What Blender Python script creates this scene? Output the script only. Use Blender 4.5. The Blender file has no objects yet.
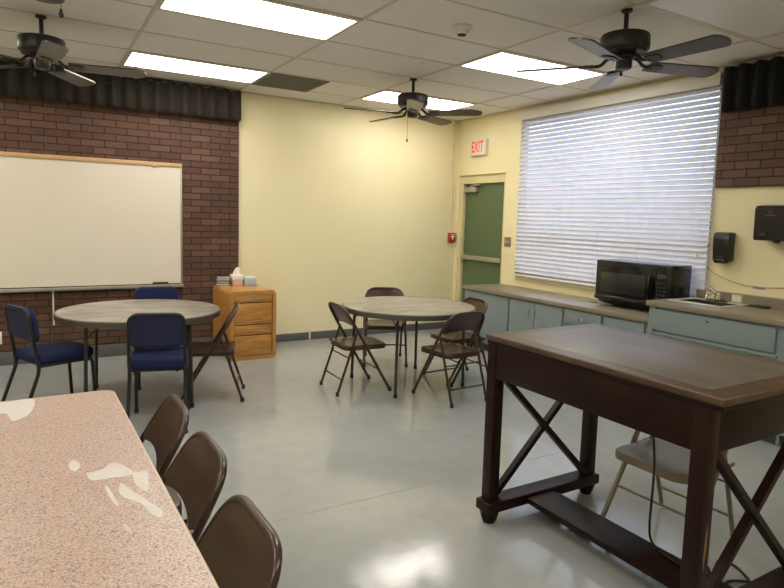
import bpy, bmesh, math, random
from math import sin, cos, pi, radians as R
from mathutils import Vector as V, Matrix as M, Quaternion
random.seed(5)
S = bpy.context.scene
COL = S.collection
H, XW, YW = 2.806, 4.94, 6.673          # ceiling height, right wall, back wall
XL, YR = -2.6, -2.4                   # left wall, rear wall (behind the camera)

# ------------------------------------------------------------------ materials
def lin(c):
    if isinstance(c, str):
        c = [int(c[i:i + 2], 16) / 255 for i in (0, 2, 4)]
    return tuple(x / 12.92 if x <= .04045 else ((x + .055) / 1.055) ** 2.4 for x in c) + (1,)

class NT:
    def __init__(s, name):
        s.m = bpy.data.materials.new(name); s.m.use_nodes = True
        s.t = s.m.node_tree; s.n = s.t.nodes
        s.b = s.n['Principled BSDF']; s.out = s.n['Material Output']
    def add(s, typ, **kw):
        n = s.n.new(typ)
        for k, v in kw.items(): setattr(n, k, v)
        return n
    def link(s, a, b): s.t.links.new(a, b)
    def set(s, **kw):
        for k, v in kw.items(): s.b.inputs[k.replace('_', ' ')].default_value = v
    def coords(s, scale=(1, 1, 1), kind='Object', rot=(0, 0, 0)):
        tc = s.add('ShaderNodeTexCoord'); mp = s.add('ShaderNodeMapping')
        mp.inputs['Scale'].default_value = scale; mp.inputs['Rotation'].default_value = rot
        s.link(tc.outputs[kind], mp.inputs['Vector']); return mp.outputs['Vector']
    def noise(s, vec, scale, detail=4, rough=.55, dist=0):
        n = s.add('ShaderNodeTexNoise'); n.inputs['Scale'].default_value = scale
        n.inputs['Detail'].default_value = detail; n.inputs['Roughness'].default_value = rough
        n.inputs['Distortion'].default_value = dist
        if vec is not None: s.link(vec, n.inputs['Vector'])
        return n.outputs['Fac']
    def ramp(s, fac, stops):
        r = s.add('ShaderNodeValToRGB'); e = r.color_ramp.elements
        while len(e) < len(stops): e.new(.5)
        for k, (p, c) in enumerate(stops):
            e[k].position = p; e[k].color = lin(c) if not isinstance(c, (int, float)) else (c, c, c, 1)
        s.link(fac, r.inputs['Fac']); return r.outputs['Color']
    def mix(s, fac, a, b, typ='MIX'):
        m = s.add('ShaderNodeMix', data_type='RGBA', blend_type=typ)
        for v, i in ((fac, 0), (a, 6), (b, 7)):
            if hasattr(v, 'links'): s.link(v, m.inputs[i])
            else: m.inputs[i].default_value = v if i == 0 else lin(v)
        return m.outputs[2]
    def base(s, col): s.link(col, s.b.inputs['Base Color'])
    def bump(s, h, strength=.2, dist=.01):
        b = s.add('ShaderNodeBump'); b.inputs['Strength'].default_value = strength; b.inputs['Distance'].default_value = dist
        s.link(h, b.inputs['Height']); s.link(b.outputs['Normal'], s.b.inputs['Normal'])

def simple(name, col, rough=.5, metal=0, var=.08, scale=30, bump=0, spec=.5, coat=0):
    t = NT(name); v = t.coords(); f = t.noise(v, scale)
    c = lin(col)
    a = tuple(max(0, x * (1 - var)) for x in c[:3]) + (1,); b = tuple(min(1, x * (1 + var)) for x in c[:3]) + (1,)
    m = t.add('ShaderNodeMix', data_type='RGBA'); t.link(f, m.inputs[0]); m.inputs[6].default_value = a; m.inputs[7].default_value = b
    t.base(m.outputs[2]); t.set(Roughness=rough, Metallic=metal); t.b.inputs['Specular IOR Level'].default_value = spec
    if coat: t.b.inputs['Coat Weight'].default_value = coat; t.b.inputs['Coat Roughness'].default_value = .15
    if bump: t.bump(f, bump, .002)
    return t.m

def wood(name, c1, c2, c3, sc=(1, 1, 1), rough=.4, scale=14, coat=0, spec=.5):
    t = NT(name); v = t.coords(sc)
    f = t.noise(v, scale, 6, .6, .6); g = t.noise(v, scale * 5, 3, .5)
    col = t.ramp(f, [(.3, c1), (.5, c2), (.7, c3)])
    col2 = t.mix(.18, col, t.ramp(g, [(.35, c1), (.65, c3)]))
    t.base(col2); t.set(Roughness=rough); t.bump(g, .06, .001)
    if coat: t.b.inputs['Coat Weight'].default_value = coat; t.b.inputs['Coat Roughness'].default_value = .2
    t.b.inputs['Specular IOR Level'].default_value = spec
    return t.m

def brick(name, plane):
    t = NT(name)
    tc = t.add('ShaderNodeTexCoord'); sp = t.add('ShaderNodeSeparateXYZ'); cb = t.add('ShaderNodeCombineXYZ')
    t.link(tc.outputs['Object'], sp.inputs[0]); t.link(sp.outputs[plane], cb.inputs[0]); t.link(sp.outputs[2], cb.inputs[1])
    b = t.add('ShaderNodeTexBrick', offset=.5)
    b.inputs['Scale'].default_value = 1; b.inputs['Brick Width'].default_value = .205; b.inputs['Row Height'].default_value = .0675
    b.inputs['Mortar Size'].default_value = .0055; b.inputs['Mortar Smooth'].default_value = .2; b.inputs['Bias'].default_value = -.45
    b.inputs['Color1'].default_value = lin('664838'); b.inputs['Color2'].default_value = lin('8a6a58'); b.inputs['Mortar'].default_value = lin('2a2019')
    t.link(cb.outputs[0], b.inputs['Vector'])
    n = t.noise(tc.outputs['Object'], 40, 5); n2 = t.noise(tc.outputs['Object'], 5, 2)
    c = t.mix(.35, b.outputs['Color'], t.ramp(n, [(.3, '8a7468'), (.7, 'e0d0c4')]), 'MULTIPLY')
    c = t.mix(.25, c, t.ramp(n2, [(.35, '503830'), (.65, 'a07a6c')]), 'OVERLAY')
    t.base(c); t.set(Roughness=.75)
    inv = t.add('ShaderNodeMath', operation='SUBTRACT'); inv.inputs[0].default_value = 1; t.link(b.outputs['Fac'], inv.inputs[1])
    ad = t.add('ShaderNodeMath', operation='MULTIPLY_ADD'); t.link(n, ad.inputs[0]); ad.inputs[1].default_value = .3; t.link(inv.outputs[0], ad.inputs[2])
    t.bump(ad.outputs[0], .6, .008)
    return t.m

def floor_mat():
    t = NT('grey_painted_concrete'); v = t.coords()
    a = t.noise(v, .9, 5, .6, .3); b = t.noise(v, 9, 6, .65); c = t.noise(v, 70, 2)
    col = t.ramp(a, [(.3, '929493'), (.5, '9b9d9c'), (.7, 'a4a6a4')])
    col = t.mix(.22, col, t.ramp(b, [(.3, '868783'), (.7, 'acaca6')]))
    st = t.noise(t.coords((1.4, 1.4, 1)), 2.6, 8, .7, 1.2)
    col = t.mix(t.ramp(st, [(.68, 0.0), (.76, .25)]), col, '72716c')
    t.base(col)
    t.link(t.ramp(b, [(.3, .07), (.75, .15)]), t.b.inputs['Roughness'])
    t.b.inputs['Specular IOR Level'].default_value = .55
    mx = t.add('ShaderNodeMath', operation='MULTIPLY_ADD'); t.link(c, mx.inputs[0]); mx.inputs[1].default_value = .25; t.link(b, mx.inputs[2])
    t.bump(mx.outputs[0], .16, .004)
    return t.m

def wall_mat():
    t = NT('pale_yellow_wall_paint'); v = t.coords()
    a = t.noise(v, 1.2, 3); b = t.noise(v, 160, 3)
    t.base(t.ramp(a, [(.3, 'e8dcb0'), (.7, 'ece2b8')])); t.set(Roughness=.5); t.bump(b, .05, .002)
    return t.m

def ceil_mat():
    t = NT('speckled_ceiling_tile'); v = t.coords()
    a = t.noise(v, 180, 3, .7); b = t.noise(v, .8, 2)
    c = t.ramp(a, [(.28, 'd0cdc9'), (.45, 'e6e3e0'), (.7, 'eeebe8')])
    t.base(t.mix(.12, c, t.ramp(b, [(.3, 'd0cabf'), (.7, 'e8e2d8')]))); t.set(Roughness=.9); t.b.inputs['Specular IOR Level'].default_value = .1; t.bump(a, .15, .003)
    return t.m

def granite():
    t = NT('pink_speckled_laminate'); v = t.coords()
    a = t.noise(v, 210, 3, .7); b = t.noise(v, 130, 4, .6); g = t.noise(v, 2, 3)
    c = t.ramp(a, [(.34, '8d6f62'), (.46, 'b09586'), (.56, 'c2ab9e'), (.68, 'd8c8be')])
    c = t.mix(t.ramp(b, [(.38, .9), (.43, 0.0)]), c, '604c42')
    c = t.mix(.12, c, t.ramp(g, [(.3, 'b09484'), (.7, 'dccabe')]))
    t.base(c); t.set(Roughness=.3); return t.m

def stone_top():
    t = NT('worn_grey_wood_laminate'); v = t.coords((1, 3.5, 1), rot=(0, 0, .5))
    a = t.noise(v, 3.2, 6, .62, .8); b = t.noise(t.coords(), 2.2, 3)
    c = t.ramp(a, [(.28, '5e584f'), (.44, '847d71'), (.58, 'a39b8e'), (.75, 'bab1a2')])
    c = t.mix(t.ramp(b, [(.45, 0.0), (.7, .35)]), c, '59534a')
    t.base(c); t.set(Roughness=.3); return t.m

def desk_inset():
    t = NT('worn_grey_brown_desktop'); v = t.coords((1, .35, 1))
    a = t.noise(v, 5, 5, .6, .3); b = t.noise(t.coords(), 1.8, 4)
    c = t.ramp(a, [(.3, '4c453d'), (.55, '5b534a'), (.75, '686057')])
    c = t.mix(t.ramp(b, [(.4, 0.0), (.68, .45)]), c, '736a5e')
    t.base(c); t.set(Roughness=.42); return t.m

def checker():
    t = NT('black_white_checker_card'); v = t.coords()
    k = t.add('ShaderNodeTexChecker'); k.inputs['Scale'].default_value = 60
    k.inputs['Color1'].default_value = lin('18181a'); k.inputs['Color2'].default_value = lin('e4e0d8')
    t.link(t.coords(rot=(.78, .0, .78)), k.inputs['Vector']); t.base(k.outputs['Color']); t.set(Roughness=.6); return t.m

def emit(name, col, strength):
    t = NT(name); t.set(Roughness=.5); t.b.inputs['Base Color'].default_value = lin(col)
    v = t.coords(); f = t.noise(v, 2, 1)
    t.link(t.ramp(f, [(.2, col), (.8, col)]), t.b.inputs['Emission Color']); t.b.inputs['Emission Strength'].default_value = strength
    return t.m

def slat_mat():
    t = NT('white_blind_slat')
    v = t.coords((1, 1, 1)); f = t.noise(v, 12, 2)
    c = t.ramp(f, [(.3, 'dcdade'), (.7, 'e6e4e8')])
    t.base(c); t.set(Roughness=.45)
    tr = t.add('ShaderNodeBsdfTranslucent'); t.link(c, tr.inputs[0])
    mx = t.add('ShaderNodeMixShader'); mx.inputs[0].default_value = .14
    t.link(t.b.outputs[0], mx.inputs[1]); t.link(tr.outputs[0], mx.inputs[2]); t.link(mx.outputs[0], t.out.inputs['Surface'])
    return t.m

def glass_mat():
    t = NT('window_glass'); v = t.coords(); f = t.noise(v, 3)
    t.link(t.ramp(f, [(.2, 'f4f8f8'), (.8, 'ffffff')]), t.b.inputs['Base Color'])
    t.set(Roughness=0.0, IOR=1.05); t.b.inputs['Transmission Weight'].default_value = 1
    return t.m

FLOOR, WALL, CEIL = floor_mat(), wall_mat(), ceil_mat()
BRICK_B, BRICK_R = brick('brown_brick_back', 0), brick('brown_brick_side', 1)
GRID = simple('ceiling_grid_metal', 'cbc3b4', .5)
WHITE = simple('white_plastic', 'dedad0', .4)
CREAM = simple('cream_paint', 'd8ccaa', .45)
FRAMEP = simple('tan_door_frame_paint', 'd6c99c', .4)
BASEB = simple('grey_vinyl_base', '5c5c5a', .5)
GREEN = simple('green_door_paint', '586a4a', .38)
ALU = simple('brushed_aluminium', 'b8b4a8', .35, .8)
CHROME = simple('chrome', 'd8d8d8', .12, 1)
STEEL = simple('stainless_steel', 'c6c4be', .22, 1)
BOARD = simple('whiteboard_enamel', 'e2d8c8', .22, var=.02, scale=3)
TANW = wood('map_rail_cork', 'b08a5c', 'c49e6e', 'd4b284', (1, 1, 8))
RED = simple('red_plastic', 'a82a22', .4)
TAUPE = simple('switch_plate_metal', '8c7a5c', .4, .3)
VAL = simple('dark_olive_valance_cloth', '2a251e', .75, var=.2, scale=60, bump=.2, spec=.2)
VALB = simple('black_valance_cloth', '0b0a0a', .7, var=.2, scale=60, bump=.2, spec=.25)
FAN = simple('dark_bronze_metal', '221f1d', .42, .3)
BLADE = wood('dark_fan_blade', '2e2a28', '37332f', '403b37', (1, 14, 1), .3, 6)
BRN = simple('brown_enamel_steel', '3a241a', .3, .1, var=.1, coat=.12)
BRNT = simple('brown_enamel_tube', '3a251c', .3, .2, var=.1, coat=.3)
RUB = simple('black_rubber', '1b1a19', .6)
BEI = simple('beige_enamel_steel', '7f7460', .4, .1)
NAVY = simple('navy_upholstery', '1e2548', .85, var=.25, scale=180, bump=.3, spec=.2)
NAVYD = simple('dark_navy_shell', '1a2040', .85, var=.15, scale=90)
BLK = simple('black_enamel_tube', '1c1e1f', .4, .2)
GREYT = simple('grey_table_leg', '3d3a36', .4, .4)
EDGE = simple('dark_table_edge', '4b443b', .4)
STONE, GRAN = stone_top(), granite()
GEDGE = simple('beige_table_edge', 'c7b39c', .4)
TAPE = simple('torn_tape_residue', 'f2eee8', .35, var=.05)
TAPE.node_tree.nodes['Principled BSDF'].inputs['Alpha'].default_value = .6
DESKW = wood('dark_walnut_stain', '1a0d09', '22110c', '2b170f', (1, 1, 1), .42, 7, 0, .18)
DESKT = wood('worn_walnut_border', '3c2c20', '4b3a2c', '5c4a3b', (3, .6, 1), .4, 9, 0, .35)
INSET = desk_inset()
OAK = wood('golden_oak', 'ad7636', 'bf8842', 'cd9a54', (1, 1, 9), .35, 4, .2)
OAKF = wood('golden_oak_front', '98642c', 'b57e3c', 'd2a05c', (1, 1, 12), .35, 3.5, .2)
LAM = wood('tan_laminate_counter', '7d725f', '867b68', '908571', (1, 1, 1), .35, 30)
CAB = simple('blue_grey_cabinet_paint', '828f91', .42, var=.04, scale=6)
CABD = simple('dark_cabinet_gap', '3c4140', .6)
MBLK = simple('gloss_black_plastic', '0b0b0c', .18)
MDARK = simple('microwave_window', '2a2a28', .15)
MBUT = simple('dark_grey_buttons', '222222', .5)
LCD = simple('grey_lcd', '3a3f38', .3)
DISP = simple('smoked_dark_plastic', '2c2622', .25)
DISPB = simple('black_soap_plastic', '1d1c1c', .25)
LOGO = simple('pale_print', '5e5850', .5)
PINK = simple('pink_card', 'd9b0a4', .6); TISS = simple('white_tissue', 'ece6dc', .9); PBLUE = simple('pale_blue_card', 'a9b4c0', .6)
CHK = checker()
ERAS = simple('eraser_felt', '4a4640', .9)
GRN = simple('green_sponge', '5f6a2c', .9)
CORD = simple('black_cord', '121212', .5)
WCORD = simple('tan_cord', 'b0a27c', .6)
SLAT, GLASS = slat_mat(), glass_mat()
LIT = emit('lit_diffuser', 'fffaf0', 10.5)
LITC = emit('lit_diffuser_cool', 'fffdf8', 11.0)
OFF = simple('unlit_diffuser', 'ecebee', .35)
EXITR = emit('exit_red', 'e03a30', .5)
GRILLE = simple('grey_vent_grille', '6e6a5e', .6)

# ------------------------------------------------------------------ mesh helpers
class MB:
    def __init__(s): s.bm = bmesh.new()
    def box(s, x0, x1, y0, y1, z0, z1, bev=0, seg=2):
        n = bmesh.new(); bmesh.ops.create_cube(n, size=1)
        for v in n.verts: v.co = V(((x0 + x1) / 2 + v.co.x * abs(x1 - x0), (y0 + y1) / 2 + v.co.y * abs(y1 - y0), (z0 + z1) / 2 + v.co.z * abs(z1 - z0)))
        if bev: bmesh.ops.bevel(n, geom=n.edges[:], offset=bev, segments=seg, profile=.5, affect='EDGES')
        return s.join(n)
    def join(s, n, mat=None):
        if mat is not None: n.transform(mat)
        me = bpy.data.meshes.new('tmp'); n.to_mesh(me); n.free(); s.bm.from_mesh(me); bpy.data.meshes.remove(me); return s
    def bar(s, p, q, w, h, up=(0, 0, 1), bev=0):
        p, q = V(p), V(q); d = (q - p); L = d.length; d.normalize()
        u = V(up); x = d.cross(u).normalized(); u = x.cross(d)
        n = bmesh.new(); bmesh.ops.create_cube(n, size=1)
        for v in n.verts: v.co = V((v.co.x * w, v.co.y * L, v.co.z * h))
        if bev: bmesh.ops.bevel(n, geom=n.edges[:], offset=bev, segments=2, affect='EDGES')
        mt = M((x, d, u)).transposed().to_4x4(); mt.translation = (p + q) / 2
        return s.join(n, mt)
    def tube(s, pts, r, seg=10, closed=False, flat=1.0):
        pts = [V(p) for p in pts]; N = len(pts); rings = []
        T = []
        for i in range(N):
            a = pts[i - 1] if (i or closed) else pts[i]; b = pts[(i + 1) % N] if (i < N - 1 or closed) else pts[i]
            T.append((b - a).normalized())
        t0 = T[0]; up = V((0, 0, 1)) if abs(t0.z) < .9 else V((1, 0, 0))
        n = t0.cross(up).normalized()
        for i in range(N):
            if i:
                q = T[i - 1].rotation_difference(T[i]); n = (q @ n).normalized()
            b = T[i].cross(n).normalized(); rr = r[i] if isinstance(r, (list, tuple)) else r
            rings.append([s.bm.verts.new(pts[i] + (n * cos(2 * pi * k / seg) + b * sin(2 * pi * k / seg) * flat) * rr) for k in range(seg)])
        m = N if closed else N - 1
        for i in range(m):
            A, B = rings[i], rings[(i + 1) % N]
            for k in range(seg): s.bm.faces.new((A[k], A[(k + 1) % seg], B[(k + 1) % seg], B[k]))
        if not closed:
            s.bm.faces.new(rings[0][::-1]); s.bm.faces.new(rings[-1])
        return s
    def lathe(s, prof, c=(0, 0, 0), seg=32):
        c = V(c); rings = []
        for r, z in prof:
            rings.append([s.bm.verts.new(c + V((max(r, 1e-4) * cos(2 * pi * k / seg), max(r, 1e-4) * sin(2 * pi * k / seg), z))) for k in range(seg)])
        for A, B in zip(rings, rings[1:]):
            for k in range(seg): s.bm.faces.new((A[k], A[(k + 1) % seg], B[(k + 1) % seg], B[k]))
        s.bm.faces.new(rings[0][::-1]); s.bm.faces.new(rings[-1]); return s
    def prism(s, poly, d0, d1, fn, bev=0):
        """poly: 2D outline; fn(a,b,d) -> point"""
        n = bmesh.new()
        A = [n.verts.new(fn(a, b, d0)) for a, b in poly]; B = [n.verts.new(fn(a, b, d1)) for a, b in poly]
        n.faces.new(A[::-1]); n.faces.new(B); k = len(poly)
        for i in range(k): n.faces.new((A[i], A[(i + 1) % k], B[(i + 1) % k], B[i]))
        bmesh.ops.recalc_face_normals(n, faces=n.faces[:])
        if bev:
            es = [e for e in n.edges if len(e.link_faces) == 2 and any(len(f.verts) == k for f in e.link_faces)]
            bmesh.ops.bevel(n, geom=es, offset=bev, segments=3, profile=.5, affect='EDGES')
        return s.join(n)
    def grid(s, fn, nu, nv, th=0):
        n = bmesh.new()
        P = [[n.verts.new(fn(i / nu, j / nv)) for j in range(nv + 1)] for i in range(nu + 1)]
        for i in range(nu):
            for j in range(nv): n.faces.new((P[i][j], P[i + 1][j], P[i + 1][j + 1], P[i][j + 1]))
        bmesh.ops.recalc_face_normals(n, faces=n.faces[:])
        if th: bmesh.ops.solidify(n, geom=n.faces[:], thickness=th)
        return s.join(n)
    def build(s, name, mat, parent=None, smooth=True, loc=None):
        bmesh.ops.recalc_face_normals(s.bm, faces=s.bm.faces[:])
        me = bpy.data.meshes.new(name); s.bm.to_mesh(me); s.bm.free()
        for m in (mat if isinstance(mat, (list, tuple)) else [mat]): me.materials.append(m)
        if smooth:
            me.shade_smooth(); me.set_sharp_from_angle(angle=R(38))
        o = bpy.data.objects.new(name, me); COL.objects.link(o)
        if parent is not None: o.parent = parent
        if loc is not None: o.location = loc
        return o

def rrect(w, h, r, n=5, cx=0, cy=0):
    out = []
    for sx, sy, a0 in ((1, 1, 0), (-1, 1, 90), (-1, -1, 180), (1, -1, 270)):
        for k in range(n + 1):
            a = R(a0 + 90 * k / n); out.append((cx + sx * (w / 2 - r) + r * cos(a), cy + sy * (h / 2 - r) + r * sin(a)))
    return out

def fillet(pts, rad, n=6):
    pts = [V(p) for p in pts]; out = [pts[0]]
    for i in range(1, len(pts) - 1):
        p, a, b = pts[i], pts[i - 1], pts[i + 1]; r = rad[i] if isinstance(rad, dict) and i in rad else (rad if not isinstance(rad, dict) else 0)
        if not r: out.append(p); continue
        d1, d2 = (a - p), (b - p); t = min(r, d1.length * .49, d2.length * .49)
        s, e = p + d1.normalized() * t, p + d2.normalized() * t
        for k in range(n + 1):
            u = k / n; out.append(s * (1 - u) ** 2 + p * 2 * u * (1 - u) + e * u * u)
    out.append(pts[-1]); return out

def spline(pts, n=10):
    pts = [V(p) for p in pts]; P = [pts[0] * 2 - pts[1]] + pts + [pts[-1] * 2 - pts[-2]]; out = []
    for i in range(1, len(P) - 2):
        a, b, c, d = P[i - 1:i + 3]
        for k in range(n):
            t = k / n
            out.append(.5 * ((2 * b) + (c - a) * t + (2 * a - 5 * b + 4 * c - d) * t * t + (3 * b - a - 3 * c + d) * t ** 3))
    out.append(pts[-1]); return out

def tag(o, label=None, cat=None, group=None, kind=None):
    if label: o['label'] = label
    if cat: o['category'] = cat
    if group: o['group'] = group
    if kind: o['kind'] = kind
    return o
def empty(name, loc=(0, 0, 0), rz=0, label=None, cat=None, group=None, kind=None):
    o = bpy.data.objects.new(name, None); COL.objects.link(o); o.empty_display_size = .1
    o.location = loc; o.rotation_euler = (0, 0, rz); return tag(o, label, cat, group, kind)
def copy_tree(o, parent=None):
    c = o.copy(); COL.objects.link(c)
    if parent is not None: c.parent = parent
    for ch in list(o.children): copy_tree(ch, c)
    return c
def st(o, label, cat): return tag(o, label, cat, None, 'structure')

# ------------------------------------------------------------------ room shell
st(MB().box(XL - .1, XW + .2, YR - .1, YW + .1, -.1, 0).build('floor', FLOOR, smooth=False), 'glossy grey painted concrete floor of the whole room', 'floor')
st(MB().box(XL - .1, XW + .2, YR - .1, YW + .1, H + .004, H + .1).build('ceiling', CEIL, smooth=False), 'speckled beige drop ceiling of rectangular tiles', 'ceiling')
st(MB().box(XL - .1, XW + .2, YW, YW + .1, 0, H + .004).build('wall_back', WALL, smooth=False), 'pale yellow wall behind the round tables', 'wall')
WY0, WY1, WZ0, WZ1 = 3.05, 5.45, .84, 2.68
DY0, DY1, DZ = 5.69, 6.62, 2.077
w = MB()
for y0, y1, z0, z1 in ((YR - .1, WY0, 0, H), (WY0, WY1, 0, WZ0), (WY0, WY1, WZ1, H), (WY1, DY0, 0, H), (DY0, DY1, DZ, H), (DY1, YW, 0, H)):
    w.box(XW, XW + (.075 if WY1 <= y0 < DY0 else .2), y0, y1, z0, z1 + (.004 if z1 == H else 0))
st(w.build('wall_right', WALL, smooth=False), 'pale yellow wall with the blinds and the green door', 'wall')
st(MB().box(XL - .1, XL, YR, YW, 0, H).build('wall_left', WALL, smooth=False), 'plain yellow wall on the left side of the room', 'wall')
st(MB().box(XL, XW, YR - .1, YR, 0, H).build('wall_rear', WALL, smooth=False), 'plain yellow wall at the rear of the room', 'wall')
# ceiling grid
T4, T2 = 1.2192, .6096
GX, GY = .717, 3.740
g = MB()
i = -3
while GX + i * T4 < XW: 
    x = GX + i * T4
    if x > XL: g.box(x - .012, x + .012, YR, YW, H - .001, H + .006)
    i += 1
for j in range(-11, 5):
    y = GY + j * T2
    if YR < y < YW: g.box(XL, XW, y - .009, y + .009, H - .0, H + .006)
st(g.build('trim_1', GRID, smooth=False), 'metal grid of the drop ceiling', 'ceiling grid')
# wall edge moulding
m = MB().box(XL, XW, YW - .02, YW, H - .012, H + .003).box(XW - .02, XW, YR, YW - .02, H - .012, H + .003)
st(m.build('trim_2', GRID, smooth=False), 'thin metal angle where ceiling meets the walls', 'ceiling trim')
# brick veneer
b = MB()
for x0, x1 in ((-2.33, -1.107), (-1.1055, .1178), (.1192, 1.3428), (1.3442, 1.945)):
    b.box(x0, x1, YW - .03, YW, .125, 2.78)
st(b.build('trim_3', BRICK_B, smooth=False), 'brown brick veneer panels around the whiteboard', 'brick panel')
b = MB()
for y0, y1 in ((1.805, 3.024), (.6, 1.802)):
    b.box(XW - .03, XW, y0, y1, 1.817, 2.78)
st(b.build('trim_4', BRICK_R, smooth=False), 'brown brick veneer to the right of the blinds', 'brick panel')
# baseboards
st(MB().box(XL, 1.945, YW - .032, YW, 0, .125, .004).box(1.947, 2.808, YW - .012, YW, 0, .09, .004).box(2.833, XW, YW - .012, YW, 0, .092, .004).build('baseboard_back', BASEB), 'dark grey vinyl base along the back wall', 'baseboard')
st(MB().box(2.81, 2.831, YW - .016, YW, 0, .115, .003).build('trim_5', CREAM), 'pale filler strip in the gap of the grey base', 'trim')
# floor control joint, a narrow dark filled saw cut
tag(MB().box(.95, 4.3, 2.684, 2.69, -.002, .0006).build('trim_6', simple('joint_filler', '878782', .6), smooth=False), 'thin straight joint line in the painted floor', 'floor joint', None, 'structure')

# ------------------------------------------------------------------ door
dr = empty('door_1', (XW + .07, (DY0 + DY1) / 2, 0)); st(dr, 'green exit door recessed beside the corner', 'door')
hw = (DY1 - DY0) / 2
f = MB()
for sy in (-1, 1):
    f.box(-.04, .06, sy * hw - (sy > 0) * .055, sy * hw + (sy < 0) * .055, 0, DZ)
f.box(-.04, .06, -hw + .054, hw - .054, DZ - .11, DZ)
f.build('door_frame', FRAMEP, dr)
MB().box(0, .045, -hw + .05, hw - .05, .004, DZ - .1).build('door_panel', GREEN, dr)
c = MB().box(-.06, 0, hw - .34, hw - .08, DZ - .225, DZ - .155, .008).build('door_closer', ALU, dr)
MB().bar((-.03, hw - .2, DZ - .145), (-.05, hw - .42, DZ - .13), .022, .012).bar((-.05, hw - .42, DZ - .13), (-.02, hw - .22, DZ - .115), .022, .012).bar((-.03, hw - .2, DZ - .156), (-.03, hw - .2, DZ - .13), .02, .02, (1, 0, 0)).build('closer_arm', ALU, c)
p = MB().box(-.055, -.018, -hw + .065, hw - .08, .965, 1.025, .008).build('push_bar', ALU, dr)
MB().box(-.06, 0, hw - .14, hw - .065, .955, 1.035, .006).build('bar_housing', ALU, p)
MB().box(-.02, 0, -hw + .075, -hw + .1, .97, 1.02, .002).box(-.02, 0, hw - .25, hw - .22, .975, 1.015, .002).build('bar_bracket', ALU, p)
for z in (1.72, 1.05, .25):
    MB().tube([(-.006, hw - .057, z), (-.006, hw - .057, z + .11)], .008).build('hinge', ALU, dr)

# ------------------------------------------------------------------ window
wn = empty('window_1', (XW + .06, (WY0 + WY1) / 2, WZ0)); st(wn, 'wide window behind the white blinds', 'window')
ww, wh = (WY1 - WY0) / 2, WZ1 - WZ0
f = MB().box(-.03, .03, -ww, -ww + .03, 0, wh).box(-.03, .03, ww - .03, ww, 0, wh).box(-.03, .03, -ww, ww, 0, .05).box(-.03, .03, -ww, ww, wh - .05, wh)
f.box(-.03, .03, -ww, ww, .44, .50)
f.build('window_frame', ALU, wn, smooth=False)
MB().box(-.004, .004, -ww + .045, ww - .045, .045, wh - .045).build('pane', GLASS, wn, smooth=False)
s = MB().box(-.085, -.03, -ww + .1, ww - .03, -.035, 0, .004).build('window_sill', CREAM, wn)

# blinds
YB0, YB1 = 3.032, 5.418
bl = empty('window_blind', (XW - .028, (YB0 + YB1) / 2, .845), 0, 'wide white horizontal slat blind covering the whole window', 'window blind')
hb = (YB1 - YB0) / 2
MB().box(-.035, .027, -hb - .004, hb + .004, 1.815, 1.905, .006).box(-.042, -.035, -hb - .006, hb + .008, 1.806, 1.91, .002).build('headrail', WHITE, bl)
pitch, sw = .0478, .058
sl = MB(); nsl = 37
for k in range(nsl):
    zc = .05 + k * pitch + .022; tilt = R(51)
    def fn(u, v, zc=zc):
        a = (u - .5) * sw; h = .0035 * (1 - (2 * u - 1) ** 2)
        return V((a * cos(tilt) + h * -sin(tilt), -hb + .006 + (2 * hb - .012) * v, zc + a * sin(tilt) + h * cos(tilt)))
    sl.grid(fn, 4, 1, .0022)
sl.build('slats', SLAT, bl)
MB().box(-.025, .025, -hb + .004, hb - .004, .0, .024, .004).build('bottom_rail', WHITE, bl)
for y in (-hb + .16, -.5, .0, .5, hb - .16):
    MB().tube([(-.0215, y, .01), (-.0215, y, 1.84)], .0012, 6).build('ladder_cord', WHITE, bl)
for y, zz in ((-hb + .09, .42), (.62, .3), (hb - .1, .36)):
    c = MB().tube([(-.023, y, zz), (-.023, y, 1.84)], .0014, 6).build('pull_cord', WHITE, bl)
    MB().lathe([(.003, .04), (.006, .03), (.008, 0)], (-.023, y, zz - .04), 10).build('tassel', WHITE, c)

# ------------------------------------------------------------------ ceiling fixtures
def troffer(x0, y0, label, mat, group='ceiling light panels'):
    t = empty('ceiling_light', (x0 + T4 / 2, y0 + T2 / 2, H), 0, label, 'ceiling light', group)
    a, b = T4 / 2, T2 / 2
    f = MB()
    e, ey = .028, .045
    f.box(-a, a, -b, -b + ey, -.008, .003).box(-a, a, b - ey, b, -.008, .003).box(-a, -a + e, -b + ey, b - ey, -.008, .003).box(a - e, a, -b + ey, b - ey, -.008, .003)
    f.build('frame', GRID, t, smooth=False)
    MB().box(-a + e, a - e, -b + ey, b - ey, -.005, .003).build('diffuser', mat, t, smooth=False)
    return t
def rowy(r): return GY + r * T2          # row r of tiles starts here
colAB, colCD, colE, colF = GX, GX + 2 * T4, GX - 2 * T4, GX + 4 * T4
troffer(colAB, rowy(0), 'bright white lit panel at the top left, nearest and largest light', LITC)
troffer(colAB, rowy(3), 'lit ceiling panel just in front of the dark valance over the whiteboard', LIT)
troffer(colCD, rowy(3), 'lit ceiling panel behind the fan over the right round table', LIT)
troffer(colCD, rowy(0), 'warm lit ceiling panel beside the fan nearest the blinds', LIT)
troffer(colCD, rowy(-3), 'unlit grey ceiling panel at the top right corner of the view', OFF)
for cx_, rr in ((colE, 3), (colE, 0), (colE, -3), (colAB, -3), (colE, -6), (colAB, -7), (colCD, -7)):
    troffer(cx_, rowy(rr), 'lit ceiling panel out of sight overhead or behind the viewpoint', LIT)

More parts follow.
